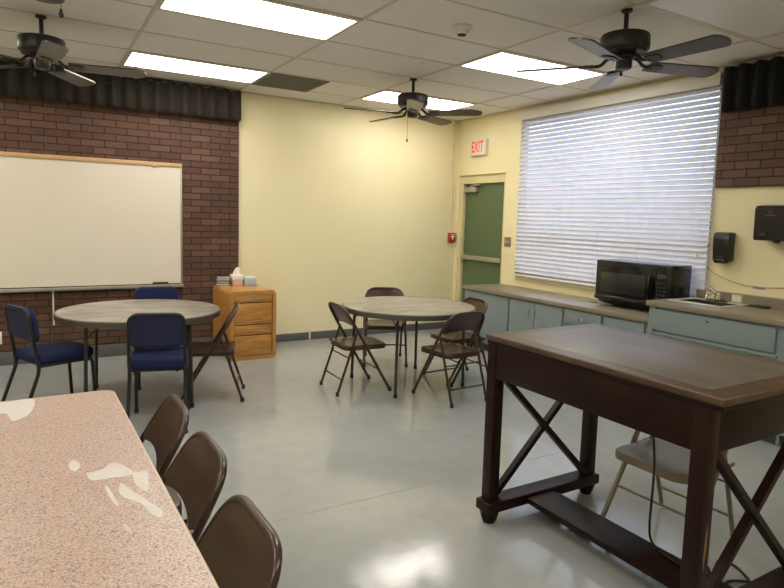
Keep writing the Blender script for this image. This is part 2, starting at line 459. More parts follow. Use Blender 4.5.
vt = empty('ceiling_vent', (2.244, 5.91, H), 0, 'square grey grille set in the ceiling before the yellow wall', 'vent')
f = MB()
for a, b_, c_, d_ in ((-.3, .3, -.3, -.27), (-.3, .3, .27, .3), (-.3, -.27, -.27, .27), (.27, .3, -.27, .27)): f.box(a, b_, c_, d_, -.007, .003)
f.build('frame', GRILLE, vt, smooth=False)
f = MB()
for k in range(20): f.bar((-.27, -.255 + k * .027, -.003), (.27, -.255 + k * .027, -.003), .012, .003, (0, .5, 1))
f.box(.155, .163, -.27, .27, -.007, .0)
f.build('slats', GRILLE, vt, smooth=False)

sd = empty('smoke_detector', (2.565, 3.48, H), 0, 'round white smoke detector on the ceiling between two light panels', 'smoke detector')
MB().lathe([(.07, .003), (.072, -.012), (.066, -.02), (.055, -.028)], seg=32).build('base', WHITE, sd)
MB().lathe([(.055, -.026), (.05, -.038), (.038, -.05), (.02, -.052)], seg=32).build('cover', WHITE, sd)
MB().lathe([(.03, -.05), (.03, -.058), (.02, -.06)], seg=24).build('sensor_cap', BLK, sd)
MB().tube(spline([(0, 0, 0), (0, 0, -.02), (.012, 0, -.032), (.02, 0, -.024), (.017, 0, -.014)], 5), .0028, 8).build('ceiling_hook', WHITE, loc=(2.832, 4.402, H + .003))
tag(bpy.data.objects['ceiling_hook'], 'tiny white hook screwed into the ceiling tile in front of a fan', 'hook')

# fans
def make_fan(drop=0, longcap=False):
    t = empty('ceiling_fan')
    MB().lathe([(.034, .003), (.036, -.006), (.03, -.016), (.016, -.02)], seg=24).build('canopy', FAN, t)
    MB().lathe([(.0145, -.015), (.0145, -.138), (.032, -.14), (.032, -.15)], seg=16).build('downrod', FAN, t)
    MB().lathe([(.03, -.143), (.128, -.148), (.142, -.154), (.147, -.164), (.148, -.232), (.144, -.243), (.134, -.248), (.128, -.262), (.06, -.268)], seg=40).build('motor_housing', FAN, t)
    zb = -.36 if not longcap else -.575; rc = .05 if not longcap else .062
    MB().lathe([(.06, -.262), (.07, -.28), (.07, -.29), (rc, -.30), (rc, zb + .02), (rc - .005, zb + .005), (.03, zb)], seg=28).build('switch_housing', FAN, t)
    for k in range(5):
        A = 2 * pi * k / 5; rot = M.Rotation(A, 4, 'Z'); z = -.325
        pt = M.Rotation(R(-11), 4, 'X')
        poly = []
        L0, L1 = .17, .67
        for u in [i / 8 for i in range(9)]:
            poly.append((L0 + (L1 - .055 - L0) * u, -.06 - .014 * u))
        for i in range(1, 8):
            a = -pi / 2 + pi * i / 8; poly.append((L1 - .055 + .055 * cos(a), .074 * sin(a)))
        for u in [i / 8 for i in range(8, -1, -1)]:
            poly.append((L0 + (L1 - .055 - L0) * u, .06 + .014 * u))
        b = MB(); b.prism(poly, -.005, .005, lambda a, b_, d: V((a, b_, d)))
        b.bm.transform(rot @ M.Translation((0, 0, z)) @ pt)
        bo = b.build('blade', BLADE, t)
        ir = MB()
        ir.tube(fillet([(.06, 0, -.283), (.1, 0, -.285), (.13, 0, z + .012), (.19, 0, z + .008)], .03), [.012] * 20, 8) if False else None
        pts = fillet([(.055, 0, -.283), (.10, 0, -.288), (.135, 0, z - .004), (.20, 0, z - .004)], .03)
        ir.tube(pts, .011, 8)
        n2 = MB(); n2.prism(rrect(.10, .085, .03, 5, .215, 0), -.011, -.0035, lambda a, b_, d: V((a, b_, d)))
        n2.bm.transform(M.Translation((0, 0, z)) @ pt)
        me = bpy.data.meshes.new('tmp'); n2.bm.to_mesh(me); n2.bm.free(); ir.bm.from_mesh(me); bpy.data.meshes.remove(me)
        ir.bm.transform(rot)
        ir.build('blade_iron', FAN, bo)
    return t
def chain(fan, x, y, z0, z1):
    c = MB().tube([(x, y, z0), (x, y, z1)], .0016, 6).build('pull_chain', FAN, fan)
    MB().lathe([(.002, .03), (.006, .022), (.009, .008), (.007, 0), (.002, -.004)], (x, y, z1 - .025), 12).build('chain_fob', FAN, c)
fan = make_fan(); chain(fan, -.045, -.02, -.345, -.385)
fan.location = (.08, 4.999, H); fan.rotation_euler.z = R(-12)
tag(fan, 'dark ceiling fan hanging in front of the pleated valance over the whiteboard', 'ceiling fan', 'ceiling fans')
f2 = make_fan(); chain(f2, -.05, .02, -.345, -.565); f2.location = (3.136, 4.995, H); f2.rotation_euler.z = R(24)
tag(f2, 'dark ceiling fan with a long pull chain over the right round table', 'ceiling fan', 'ceiling fans')
f3 = make_fan(); chain(f3, .045, .0, -.345, -.36); f3.location = (3.184, 2.617, H); f3.rotation_euler.z = R(54)
tag(f3, 'dark ceiling fan nearest the window blinds, largest in view', 'ceiling fan', 'ceiling fans')
f4 = make_fan(longcap=True); chain(f4, .046, .0, -.565, -.60); f4.location = (.06, 2.60, H); f4.rotation_euler.z = R(0)
tag(f4, 'ceiling fan at the top left edge, only its low cap and pull chain showing', 'ceiling fan', 'ceiling fans')

# ------------------------------------------------------------------ valances
def valance(name, p0, p1, out, z0, z1, mat, label, per, ret0, ret1, wall):
    t = empty(name, (p0[0], p0[1], z0), 0, label, 'valance', 'pleated valances')
    d = V((p1[0] - p0[0], p1[1] - p0[1], 0)); L = d.length; d.normalize(); o = V((out[0], out[1], 0))
    hh = z1 - z0; n = int(L / per * 10)
    def fn(u, v):
        s_ = u * L; ph = 2 * pi * s_ / per; wv = .024 * sin(ph + .25 * sin(s_ * 2.1)) + .003 * sin(ph * 2 + 1)
        amp = .75 + .25 * (1 - v)
        zz = hh * v + (.006 * sin(ph) if v > .5 else -.004 * sin(ph))
        bot = .018 * max(0, 1 - v / .12) ** 2
        return d * s_ + o * (wv * amp - bot) + V((0, 0, zz))
    MB().grid(fn, n, 14, .004).build('pleated_cloth', mat, t)
    off = -o * wall
    for flag, q in ((ret0, V((0, 0, 0))), (ret1, d * L)):
        if flag:
            a = q; b_ = q + off
            m_ = MB(); e = d * .004
            m_.grid(lambda u, v: a * (1 - u) + b_ * u + V((0, 0, hh * v)), 4, 4, .005).build('end_return', mat, t)
    MB().bar(off * .45 + V((0, 0, hh * .72)) + d * .004, off * .45 + d * (L - .004) + V((0, 0, hh * .72)), .09 if wall > .1 else .06, .02).build('mounting_board', mat, t)
    return t
valance('pleated_valance', (XL + .02, YW - .14), (1.935, YW - .14), (0, -1), 2.478, 2.778, VAL, 'long dark pleated cloth valance above the whiteboard brick', .135, False, True, .11)
valance('pleated_valance', (XW - .12, 2.965), (XW - .12, .55), (-1, 0), 2.425, 2.765, VALB, 'black pleated cloth valance above the brick right of the blinds', .125, True, False, .09)

# ------------------------------------------------------------------ whiteboard and back wall fittings
wb = empty('whiteboard', (.108, YW - .03, .735), 0, 'large wide whiteboard mounted on the brown brick wall', 'whiteboard')
x0, x1 = -1.22, 1.215
MB().box(x0, x1, -.016, 0, .0, 1.235).build('writing_surface', BOARD, wb, smooth=False)
MB().box(x0 - .02, x0, -.024, 0, -.02, 1.235, .003).box(x1, x1 + .018, -.024, 0, -.02, 1.235, .003).build('side_frame', ALU, wb)
MB().box(x0 - .02, x1 + .018, -.028, 0, 1.21, 1.25, .003).build('map_rail', TANW, wb)
MB().box(x1 - .27, x1 - .235, -.034, -.026, 1.195, 1.215, .002).build('rail_clip', ALU, wb)
MB().box(x0 - .02, x1 + .018, -.075, 0, -.028, -.016, .003).box(x0 - .02, x1 + .018, -.08, -.07, -.036, -.004, .003).build('marker_tray', ALU, wb)
e = empty('board_eraser', (1.115, YW - .075, .72), 0, 'dark felt eraser on the whiteboard tray near its right end', 'eraser')
MB().box(-.075, .075, -.018, .022, 0, .022, .004).build('felt', ERAS, e); MB().box(-.075, .075, -.018, .022, .022, .034, .004).build('grip', BLK, e)
tag(MB().box(.13, .146, YW - .042, YW - .03, .355, .705, .003).build('cable_raceway', CREAM), 'pale vertical cable cover strip below the whiteboard', 'cable cover')
ou = empty('wall_outlet', (-.325, YW - .03, .264), 0, 'white wall outlet low on the brick at the left edge', 'outlet')
MB().box(-.037, .037, -.006, 0, -.06, .06, .003).build('cover_plate', WHITE, ou)
for z in (-.025, .025): MB().prism(rrect(.032, .028, .01, 3, 0, z), -.009, -.005, lambda a, b_, d: V((a, d, b_))).build('socket', CREAM, ou)
cd = empty('conduit', (4.85, YW, 1.31), 0, 'thin vertical painted pipe beside the room corner', 'conduit')
MB().tube([(0, -.013, 0), (0, -.013, 1.493)], .011, 10).build('pipe', CREAM, cd)
for z in (.33, 1.15): MB().box(-.025, .025, -.026, 0, z, z + .018, .002).build('strap', CREAM, cd)
ps = empty('fire_alarm_pull', (4.862, YW, 1.245), 0, 'red fire alarm pull station under the wall pipe', 'fire alarm')
MB().box(-.05, .05, -.05, 0, -.062, .066, .006).build('case', RED, ps)
MB().box(-.03, .03, -.06, -.048, .005, .028, .003).box(-.009, .009, -.06, -.048, -.035, .01, .003).build('handle', WHITE, ps)
MB().box(-.028, .028, -.0515, -.049, .038, .05).build('text_strip', WHITE, ps)

# exit sign
ex = empty('exit_sign', (XW, 6.20, 2.314), 0, 'white exit sign with red letters above the green door', 'exit sign')
MB().box(-.055, 0, -.155, .155, 0, .2, .006).build('housing', WHITE, ex)
cu = bpy.data.curves.new('exit_text', 'FONT'); cu.body = 'EXIT'; cu.size = .19; cu.extrude = .0015; cu.align_x = 'CENTER'; cu.align_y = 'CENTER'; cu.offset = .003
to = bpy.data.objects.new('exit_text_curve', cu); COL.objects.link(to)
me = bpy.data.meshes.new_from_object(to.evaluated_get(bpy.context.evaluated_depsgraph_get())); bpy.data.objects.remove(to)
me.transform(M.Diagonal((.6, 1.02, 1, 1))); me.transform(M(((0, 0, -1, 0), (-1, 0, 0, 0), (0, 1, 0, 0), (0, 0, 0, 1))))
me.materials.clear(); me.materials.append(EXITR)
lo = bpy.data.objects.new('lettering', me); COL.objects.link(lo); lo.parent = ex; lo.location = (-.056, 0, .1)

sp = empty('light_switch', (XW, 5.60, 1.237), 0, 'tan metal double switch plate between door and blinds', 'light switch')
MB().box(-.006, 0, -.058, .058, -.058, .058, .003).build('cover_plate', TAUPE, sp)
for y in (-.023, .023): MB().box(-.016, -.004, y - .005, y + .005, -.012, .012, .002).build('toggle', WHITE, sp)

# ------------------------------------------------------------------ cabinets and counters
CX = 4.385
def pull(parent, y, z, vertical):
    a = .045
    pts = [(-.0, -a, 0), (-.026, -a, 0), (-.026, a, 0), (0, a, 0)]
    pts = fillet(pts, .012, 4)
    if vertical: pts = [(p.x, p.z, p.y) for p in pts]
    MB().tube([(CX - .018 + p[0], y + p[1], z + p[2]) for p in pts], .0045, 8).build('handle', CHROME, parent)
def unit(y0, y1, top, label, fronts):
    t = empty('base_cabinet', (0, 0, 0), 0, label, 'cabinet', 'blue grey base cabinets')
    t.location = (0, 0, 0)
    MB().box(CX, XW - .002, y0 + .001, y1 - .001, .09, top).box(CX + .06, XW - .002, y0 + .001, y1 - .001, 0, .09).build('carcass', CAB, t, smooth=False)
    MB().box(CX + .045, CX + .06, y0 + .001, y1 - .001, .0, .089).build('toe_kick', CABD, t, smooth=False)
    for kind, a, b_, z0, z1, hnd in fronts:
        o = MB().box(CX - .018, CX, a, b_, z0, z1, .003).build(kind, CAB, t)
        if hnd: pull(o, hnd[0], hnd[1], hnd[2])
    return t
LT = .68      # top of the low cabinets (under the worktop)
unit(4.875, 5.675, LT, 'leftmost base cabinet with one wide plain door, beside the green door', [('door', 4.90, 5.66, .12, .662, None)])
unit(4.112, 4.873, LT, 'base cabinet with two doors and a pair of chrome pulls', [('door', 4.502, 4.862, .12, .662, (4.55, .552, True)), ('door', 4.124, 4.496, .12, .662, (4.455, .552, True))])
unit(3.64, 4.11, LT, 'narrow base cabinet with a pull on its drawer, right of the double doors', [('drawer', 3.655, 4.09, .53, .662, (3.885, .595, False)), ('door', 3.655, 4.09, .12, .515, None)])
unit(3.16, 3.638, LT, 'narrow base cabinet under the microwave, plain drawer without a pull', [('drawer', 3.205, 3.625, .53, .662, None), ('door', 3.205, 3.625, .12, .515, None)])
# tall sink cabinet
t = empty('sink_cabinet', (0, 0, 0), 0, 'taller base cabinet under the sink with a wide false drawer front', 'cabinet', 'blue grey base cabinets')
SX = 4.325
MB().box(SX, SX + .02, 2.07, 3.135, .09, .838).box(SX + .02, 4.885, 3.115, 3.135, .0, .838).box(SX + .02, XW - .002, 2.07, 2.09, 0, .838).box(SX + .02, XW - .002, 2.09, 3.10, .09, .11).build('carcass', CAB, t, smooth=False)
MB().box(SX + .05, SX + .065, 2.09, 3.10, 0, .09).build('toe_kick', CABD, t, smooth=False)
MB().box(SX - .02, SX, 2.135, 3.095, .645, .815, .003).build('false_front', CAB, t)
MB().box(SX - .012, SX, 2.12, 3.10, .608, .628, .003).build('ledge', CAB, t)
MB().box(SX - .018, SX, 2.66, 3.085, .12, .595, .003).build('door', CAB, t); MB().box(SX - .018, SX, 2.135, 2.645, .12, .595, .003).build('door', CAB, t)
for y, z in ((3.075, .822), (2.62, .78), (3.085, .64)): MB().prism(rrect(.02, .014, .005, 3, y, z), SX - .024, SX - .002, lambda a, b_, d: V((d, a, b_))).build('latch', ALU if z != .78 else CABD, t)
t = empty('open_cabinet', (0, 0, 0), 0, 'dark open base cabinet past the sink at the right edge', 'cabinet', None)
MB().box(SX, XW - .002, 1.20, 1.22, .09, .838).box(SX, XW - .002, 2.045, 2.066, .09, .838).box(XW - .02, XW - .002, 1.22, 2.045, .09, .838).box(SX, XW - .02, 1.22, 2.045, .09, .11).build('carcass', CAB, t, smooth=False)
MB().box(SX + .02, XW - .02, 1.22, 2.045, .42, .44).box(SX + .02, XW - .02, 1.22, 2.045, .66, .68).build('shelf', DESKW, t, smooth=False)
MB().box(SX + .05, SX + .065, 1.20, 2.066, 0, .09).build('toe_kick', CABD, t, smooth=False)
# worktops
c = empty('worktop', (0, 0, 0), 0, 'long low tan laminate worktop under the blinds', 'countertop')
MB().box(4.345, XW - .001, 3.137, 5.69, LT, .72, .005).build('slab', LAM, c)
c = empty('worktop', (0, 0, 0), 0, 'raised tan laminate worktop holding the sink', 'countertop')
k = MB(); z0, z1 = .838, .878; Sx0, Sx1, Sy0, Sy1 = 4.50, 4.845, 2.65, 3.06
k.box(4.28, Sx0, 1.2, 3.14, z0, z1, .004).box(Sx1, XW - .001, 1.2, 3.02, z0, z1).box(Sx1, 4.885, 3.02, 3.14, z0, z1).box(Sx0, Sx1, Sy1, 3.14, z0, z1).box(Sx0, Sx1, 1.2, Sy0, z0, z1)
k.build('slab', LAM, c)
MB().box(4.87, XW - .001, 1.2, 3.022, z1, .955).box(4.87, 4.888, 3.022, 3.085, z1, .955).build('backsplash', LAM, c)
sk = empty('sink', (0, 0, 0), 0, 'stainless steel drop-in sink in the raised worktop', 'sink')
rim = MB()
rx0, rx1, ry0, ry1 = Sx0 - .02, Sx1 + .02, Sy0 - .02, Sy1 + .02
rim.box(rx0 - .008, Sx0 + .016, ry0, ry1, z1, z1 + .008, .002).box(Sx1 - .05, rx1, ry0, ry1, z1, z1 + .006, .002).box(Sx0 + .012, Sx1 - .05, ry0, Sy0 + .012, z1, z1 + .006, .002).box(Sx0 + .012, Sx1 - .05, Sy1 - .012, ry1, z1, z1 + .006, .002)
rim.build('rim', simple('steel_rim_window_glint', 'e2ded2', .4, .55), sk)  # paler than the bowl steel: reflected window light put into the rim colour
bx0, bx1, by0, by1 = Sx0 + .005, Sx1 - .005, Sy0 + .005, Sy1 - .005; zb = .71
MB().box(bx0, bx1, by0, by1, zb - .006, zb).box(bx0, bx0 + .006, by0, by1, zb, z1).box(bx1 - .006, bx1, by0, by1, zb, z1).box(bx0, bx1, by0, by0 + .006, zb, z1).box(bx0, bx1, by1 - .006, by1, zb, z1).build('bowl', STEEL, sk, smooth=False)
MB().lathe([(.04, 0), (.04, .004), (.03, .004), (.025, .001)], (4.69, 2.85, zb), 20).build('drain', CHROME, sk)
fc = empty('faucet', (4.815, 2.86, z1 + .006), 0, 'chrome single lever faucet behind the sink', 'faucet')
MB().prism(rrect(.05, .2, .02, 4), 0, .012, lambda a, b_, d: V((a, b_, d))).lathe([(.024, .01), (.024, .05), (.02, .065), (.008, .07)], (0, 0, 0), 20).build('body', CHROME, fc)
MB().tube(fillet([(0, 0, .04), (-.05, 0, .075), (-.16, -.0, .055), (-.165, 0, .03)], .03), .011, 10).build('spout', CHROME, fc)
MB().tube([(0, .005, .062), (.0, .05, .09), (0, .09, .115)], [.011, .009, .007], 8).build('lever', CHROME, fc)
for yy, lab in ((2.955, 'beige outlet plate on the backsplash behind the faucet, the left one'), (2.735, 'beige outlet plate on the backsplash right of the faucet')):
    o = empty('wall_outlet', (4.87, yy, .918), 0, lab, 'outlet', 'backsplash outlets')
    MB().box(-.005, 0, -.04, .04, -.03, .03, .002).build('cover_plate', CREAM, o)
    for s_ in (-1, 1): MB().prism(rrect(.024, .03, .01, 3, s_ * .018, 0), -.008, -.004, lambda a, b_, d: V((d, a, b_))).build('socket', WHITE, o)
o = empty('dish_pad', (4.80, 2.53, z1), 0, 'flat green and black pad lying right of the sink', 'sponge pad')
MB().prism(rrect(.1, .16, .015, 4), 0, .008, lambda a, b_, d: V((a, b_, d))).build('green_layer', GRN, o)
MB().prism(rrect(.1, .13, .015, 4, .0, -.012), .008, .016, lambda a, b_, d: V((a, b_, d))).build('black_layer', BLK, o)

# microwave
mw = empty('microwave', (4.645, 3.5415, .72), R(0), 'black over-range style microwave standing on the low worktop', 'microwave')
X0, X1, W2 = -.03, .235, .3935
MB().box(X0, X1, -W2, W2, .055, .432, .006).build('body', MBLK, mw)
MB().prism([(X0 + .0, .055), (X0 + .0, .06), (X1, .06), (X1, .012), (X0 + .09, .012), (X0 + .03, .03)], -W2 + .02, W2 - .02, lambda a, b_, d: V((a, d, b_)), .004).build('underside', MBLK, mw)
d = MB().box(X0 - .022, X0, -W2 + .175, W2 - .002, .09, .43, .006).build('door', MBLK, mw)
MB().box(X0 - .026, X0 - .02, -W2 + .24, W2 - .06, .135, .325, .004).build('door_window', MDARK, d)
MB().prism([(0, .1), (-.03, .14), (-.036, .22), (-.03, .30), (0, .35), (.004, .35), (.004, .1)], -W2 + .185, -W2 + .21, lambda a, b_, q: V((X0 - .02 + a, q, b_)), .003).build('handle', MBLK, d)
MB().prism([(X0 + .0, .055), (X0 - .034, .07), (X0 - .03, .10), (X0, .12)], -W2 + .03, W2 - .002, lambda a, b_, q: V((a, q, b_)), .004).build('lower_lip', MBLK, mw)
pn = MB().box(X0 - .02, X0, -W2 + .002, -W2 + .172, .09, .43, .005).build('control_panel', MBLK, mw)
MB().box(X0 - .022, X0 - .018, -W2 + .04, -W2 + .13, .315, .35, .001).build('display', LCD, pn)
for r_ in range(5):
    for c_ in range(3):
        MB().box(X0 - .0225, X0 - .018, -W2 + .04 + c_ * .033, -W2 + .064 + c_ * .033, .13 + r_ * .033, .15 + r_ * .033, .001).build('button', MBUT, pn)
f = MB()
for k_ in range(4): f.box(X0 - .0235, X0 - .02, -W2 + .06, W2 - .06, .385 + k_ * .009, .389 + k_ * .009)
f.build('vent_slots', MBUT, d)
for sx in (.12, .24):
    for sy in (-.3, .3): MB().lathe([(.014, 0), (.014, .014)], (sx, sy, 0), 12).build('foot', RUB, mw)
MB().tube(spline([(.235, .37, .21), (.19, .44, .19), (.14, .48, .11), (.10, .47, .06), (.06, .45, .006), (.02, .50, .004)], 6), .0025, 6).build('power_cord', CORD, mw)
wc = empty('wall_wire', (0, .03, -.028), 0, 'thin tan wire sagging along the wall above the sink with a paper tag', 'wire')
MB().tube(spline([(XW - .012, 3.02, 1.175), (XW - .006, 2.93, 1.12), (XW - .006, 2.80, 1.075), (XW - .006, 2.68, 1.055), (XW - .006, 2.56, 1.05), (XW - .006, 2.45, 1.06), (XW - .006, 2.3, 1.075), (XW - .006, 2.0, 1.09)], 8), .0035, 6).build('wire', WCORD, wc)
tg = MB().prism([(2.63, 1.062), (2.52, 1.062), (2.525, 1.02), (2.55, 1.0), (2.60, 1.0), (2.628, 1.03)], XW - .004, XW - .001, lambda a, b_, d: V((d, a, b_))).build('paper_tag', WHITE, wc)
MB().box(XW - .0052, XW - .0035, 2.53, 2.62, 1.035, 1.055).build('tag_stripe', simple('faded_red_print', 'b27c70', .6), tg)

# dispensers
so = empty('soap_dispenser', (XW, 2.895, 1.197), 0, 'black curved soap dispenser on the wall right of the blinds', 'soap dispenser')
prof = [(0, .02), (0, .25), (-.055, .252), (-.082, .242), (-.092, .215), (-.093, .15), (-.088, .09), (-.08, .03), (-.075, .01), (-.04, .008)]
MB().prism(prof, -.07, .07, lambda a, b_, d: V((a, d, b_)), .01).build('cover', DISPB, so)
MB().box(-.10, -.03, -.045, .045, -.004, .035, .008).build('push_lever', DISPB, so)
MB().box(-.096, -.09, -.03, .03, .045, .05).build('print', LOGO, so)
pt = empty('paper_towel_dispenser', (XW, 2.425, 1.398), 0, 'dark brown paper towel dispenser at the right edge above the sink', 'towel dispenser')
prof = [(0, .0), (0, .27), (-.10, .272), (-.18, .262), (-.20, .24), (-.195, .02), (-.185, .0)]
MB().prism(prof, -.2, .16, lambda a, b_, d: V((a, d, b_)), .008).build('cover', DISP, pt)
MB().lathe([(.03, .03), (.026, -.012), (.015, -.018)], (-.1, .03, 0), 16).build('feed_wheel', BLK, pt)
lg = MB()
lg.tube([( -.203, .04 + .012 * cos(a), .212 + .012 * sin(a)) for a in [2 * pi * k_ / 16 for k_ in range(16)]], .0018, 6, True)
for a, b_, z in ((.0, .085, .188), (.07, .115, .04), (.075, .1, .052)): lg.box(-.203, -.196, a, b_, z, z + .005)
lg.build('logo_print', LOGO, pt)

# ------------------------------------------------------------------ filing cabinet and boxes
fcb = empty('filing_cabinet', (1.897, 5.94, 0), 0, 'golden oak drawer cabinet in the corner left of the yellow wall', 'filing cabinet')
W, D, HH = .2375, .69, .71
ou_ = rrect(2 * W, HH - .0, .045, 6, 0, HH / 2)
MB().prism(ou_, .03, D, lambda a, b_, d: V((a, d, b_))).build('body', OAK, fcb)
fr = bmesh.new()
inn = rrect(2 * W - .075, HH - .075, .015, 6, 0, HH / 2)
A = [fr.verts.new((a, 0, b_)) for a, b_ in ou_]; B = [fr.verts.new((a, 0, b_)) for a, b_ in inn]
A2 = [fr.verts.new((a, .03, b_)) for a, b_ in ou_]; B2 = [fr.verts.new((a, .03, b_)) for a, b_ in inn]
nn = len(A)
for i in range(nn):
    j = (i + 1) % nn
    fr.faces.new((A[i], A[j], B[j], B[i])); fr.faces.new((A2[j], A2[i], B2[i], B2[j])); fr.faces.new((A[j], A[i], A2[i], A2[j])); fr.faces.new((B[i], B[j], B2[j], B2[i]))
q = MB(); q.join(fr); q.build('front_frame', OAK, fcb)
for a, b_ in ((.594, .67), (.366, .585), (.26, .357), (.042, .251)):
    d = MB().box(-W + .042, W - .042, .006, .03, a, b_, .006).build('drawer', OAKF, fcb)
    MB().box(-W + .042, W - .042, .012, .03, b_ + .0005, b_ + .0055).build('finger_gap', RUB, d)
    if a > .59: MB().box(-.02, .02, -.006, .008, b_ - .022, b_ - .01, .002).build('label_holder', ALU, d)
zt = HH
o = empty('checkered_box', (1.735, 6.50, zt), R(-14), 'small black and white checkered box on the oak cabinet', 'box')
MB().box(-.065, .065, -.055, .055, 0, .09, .003).build('carton', CHK, o); MB().prism(rrect(.06, .03, .012, 4), .09, .0915, lambda a, b_, d: V((a, b_, d))).build('slot', RUB, o)
o = empty('tissue_box', (1.872, 6.47, zt), R(4), 'pink and white tissue box with a tissue sticking up, on the oak cabinet', 'tissue box')
MB().box(-.05, .05, -.06, .06, 0, .066, .003).build('carton', PINK, o); MB().box(-.053, .053, -.063, .063, .066, .118, .003).build('upper_sleeve', TISS, o)
def fn(u, v):
    a = u * 2 * pi; r = .03 * (1 - v) ** .5 * (1 + .5 * sin(3 * a)) + .004 + .008 * v * (1 + sin(2 * a)); return V((r * cos(a) + .012 * v, r * sin(a) * .6, .116 + .08 * v))
MB().grid(fn, 24, 8).build('tissue', TISS, o)
o = empty('tissue_box', (2.006, 6.44, zt), R(-4), 'pale blue box with a white top on the oak cabinet, the rightmost box', 'tissue box')
MB().box(-.064, .064, -.06, .06, 0, .08, .004).build('carton', PBLUE, o); MB().prism(rrect(.12, .1, .03, 5), .08, .096, lambda a, b_, d: V((a, b_, d)), .005).build('white_top', TISS, o)

# ------------------------------------------------------------------ folding chairs
def make_folding(sheet, tube_, caps, name='folding_chair'):
    t = empty(name)
    zs = .412
    hw = .213
    def fp(z):                      # main tube line in side view
        return .235 - (.235 + .205) * z / .742
    # U-shaped back frame from the pivot upward
    pts = [(fp(zs), -hw, zs), (fp(.565), -hw, .565), (fp(.742), -hw + .03, .742), (fp(.742), hw - .03, .742), (fp(.565), hw, .565), (fp(zs), hw, zs)]
    pts = fillet(pts, {1: .05, 2: .13, 3: .13, 4: .05}, 8)
    MB().tube(pts, .0122, 10).build('back_frame', tube_, t)
    # curved back panel
    z0, z1 = .562, .736
    def bk(u, v):
        zz = z0 + (z1 - z0) * v
        k = 1.0
        if v < .18: k = 1 - (1 - v / .18) ** 2 * .22
        if zz > .655:
            w_ = math.sqrt((.742 - zz) / .087); ed = w_ * w_ * (hw - .0153) + 2 * w_ * (1 - w_) * (hw - .03) + (1 - w_) ** 2 * (hw - .132)
        else: ed = hw - .03 * max(0, (zz - .565) / .177)
        y = (u - .5) * 2 * ed * k
        c_ = .018 * (1 - (2 * u - 1) ** 2)
        return V((fp(zz) - c_ + .006, y, zz + .02 * (1 - (2 * u - 1) ** 2) * (1 - v)))
    bp_ = MB().grid(bk, 16, 14, .004)
    bp_.build('backrest', sheet, t)
    # seat pan
    outl = rrect(.40, .385, .07, 6, .015, 0)
    def dish(a, b_, d):
        r2 = ((a - .015) / .2) ** 2 + (b_ / .19) ** 2
        return V((a, b_, d))
    sm = MB()
    n = bmesh.new()
    rings = []
    for sc, z in ((1, zs - .038), (1.0, zs - .012), (.97, zs - .002), (.9, zs), (.72, zs - .006), (.45, zs - .011), (.15, zs - .013)):
        rings.append([n.verts.new((.015 + (a - .015) * sc, b_ * sc, z)) for a, b_ in outl])
    for A_, B_ in zip(rings, rings[1:]):
        for i in range(len(outl)): j = (i + 1) % len(outl); n.faces.new((A_[i], A_[j], B_[j], B_[i]))
    n.faces.new(rings[-1])
    lower = [n.verts.new((.015 + (a - .015) * .96, b_ * .96, zs - .03)) for a, b_ in outl]
    for i in range(len(outl)): j = (i + 1) % len(outl); n.faces.new((rings[0][j], rings[0][i], lower[i], lower[j]))
    n.faces.new(lower[::-1])
    sm.join(n); sm.build('seat', sheet, t)
    # legs
    for sy in (-1, 1):
        l = MB().tube([(fp(zs), sy * hw, zs), (fp(.02), sy * hw, .02)], .0122, 10).build('leg', tube_, t)
        MB().lathe([(.014, 0), (.015, .01), (.014, .035)], (fp(.01), sy * hw, 0), 12).build('foot_cap', caps, l)
        top = (fp(.525) - .004, sy * (hw - .026), .52); bot = (-.245, sy * (hw - .026), .02)
        l = MB().tube([top, bot], .011, 10).build('leg', tube_, t)
        MB().lathe([(.014, 0), (.015, .01), (.013, .035)], (bot[0] - .003, bot[1], 0), 12).build('foot_cap', caps, l)
        MB().bar((fp(.525), sy * (hw - .012), .525), (fp(.525) - .002, sy * (hw - .03), .52), .016, .02).build('pivot', tube_, l)
        MB().bar((.0, sy * (hw - .013), zs - .02), (-.17, sy * (hw - .013), zs - .012), .004, .02).build('seat_bracket', tube_, t)
    x = fp(.2); MB().tube([(x, -hw, .2), (x, hw, .2)], .007, 8).build('crossbar', tube_, t)
    q = lambda z: top[0] + (bot[0] - top[0]) * (top[2] - z) / (top[2] - bot[2])
    MB().tube([(q(.13), -hw + .026, .13), (q(.13), hw - .026, .13)], .007, 8).build('crossbar', tube_, t)
    MB().tube([(q(.31), -hw + .026, .31), (q(.31), hw - .026, .31)], .006, 8).build('crossbar', tube_, t)
    return t
fproto = make_folding(BRN, BRNT, RUB)
used = []
def folding(x, y, deg, label, group):
    o = fproto if not used else copy_tree(fproto); used.append(1)
    o.location = (x, y, 0); o.rotation_euler = (0, 0, R(deg)); return tag(o, label, 'folding chair', group)
g1, g2 = 'brown folding chairs at the right round table', 'brown folding chairs along the pink table'
folding(2.385, 4.60, -3, 'brown metal folding chair on the left side of the right round table', g1)
folding(2.98, 4.015, 94, 'brown folding chair in front of the right round table, back to the viewer', g1)
folding(3.09, 5.33, 243, 'brown metal folding chair behind the right round table against the yellow wall', g1)
folding(3.40, 4.49, 176, 'brown metal folding chair between the right round table and the cabinets', g1)
folding(1.205, 4.865, 162, 'brown metal folding chair at the left round table in front of the oak cabinet', None)
folding(.265, 2.38, 179, 'brown folding chair at the pink speckled table, farthest of the three', g2)
folding(.27, 1.90, 181, 'brown folding chair at the pink speckled table, the middle one of three', g2)
folding(.25, 1.375, 181, 'brown folding chair at the pink speckled table, nearest and largest of three', g2)
bc = make_folding(BEI, BEI, WHITE); bc.location = (2.575, 1.685, 0); bc.rotation_euler = (0, 0, R(182))
tag(bc, 'beige metal folding chair under the tall dark wooden table', 'folding chair')

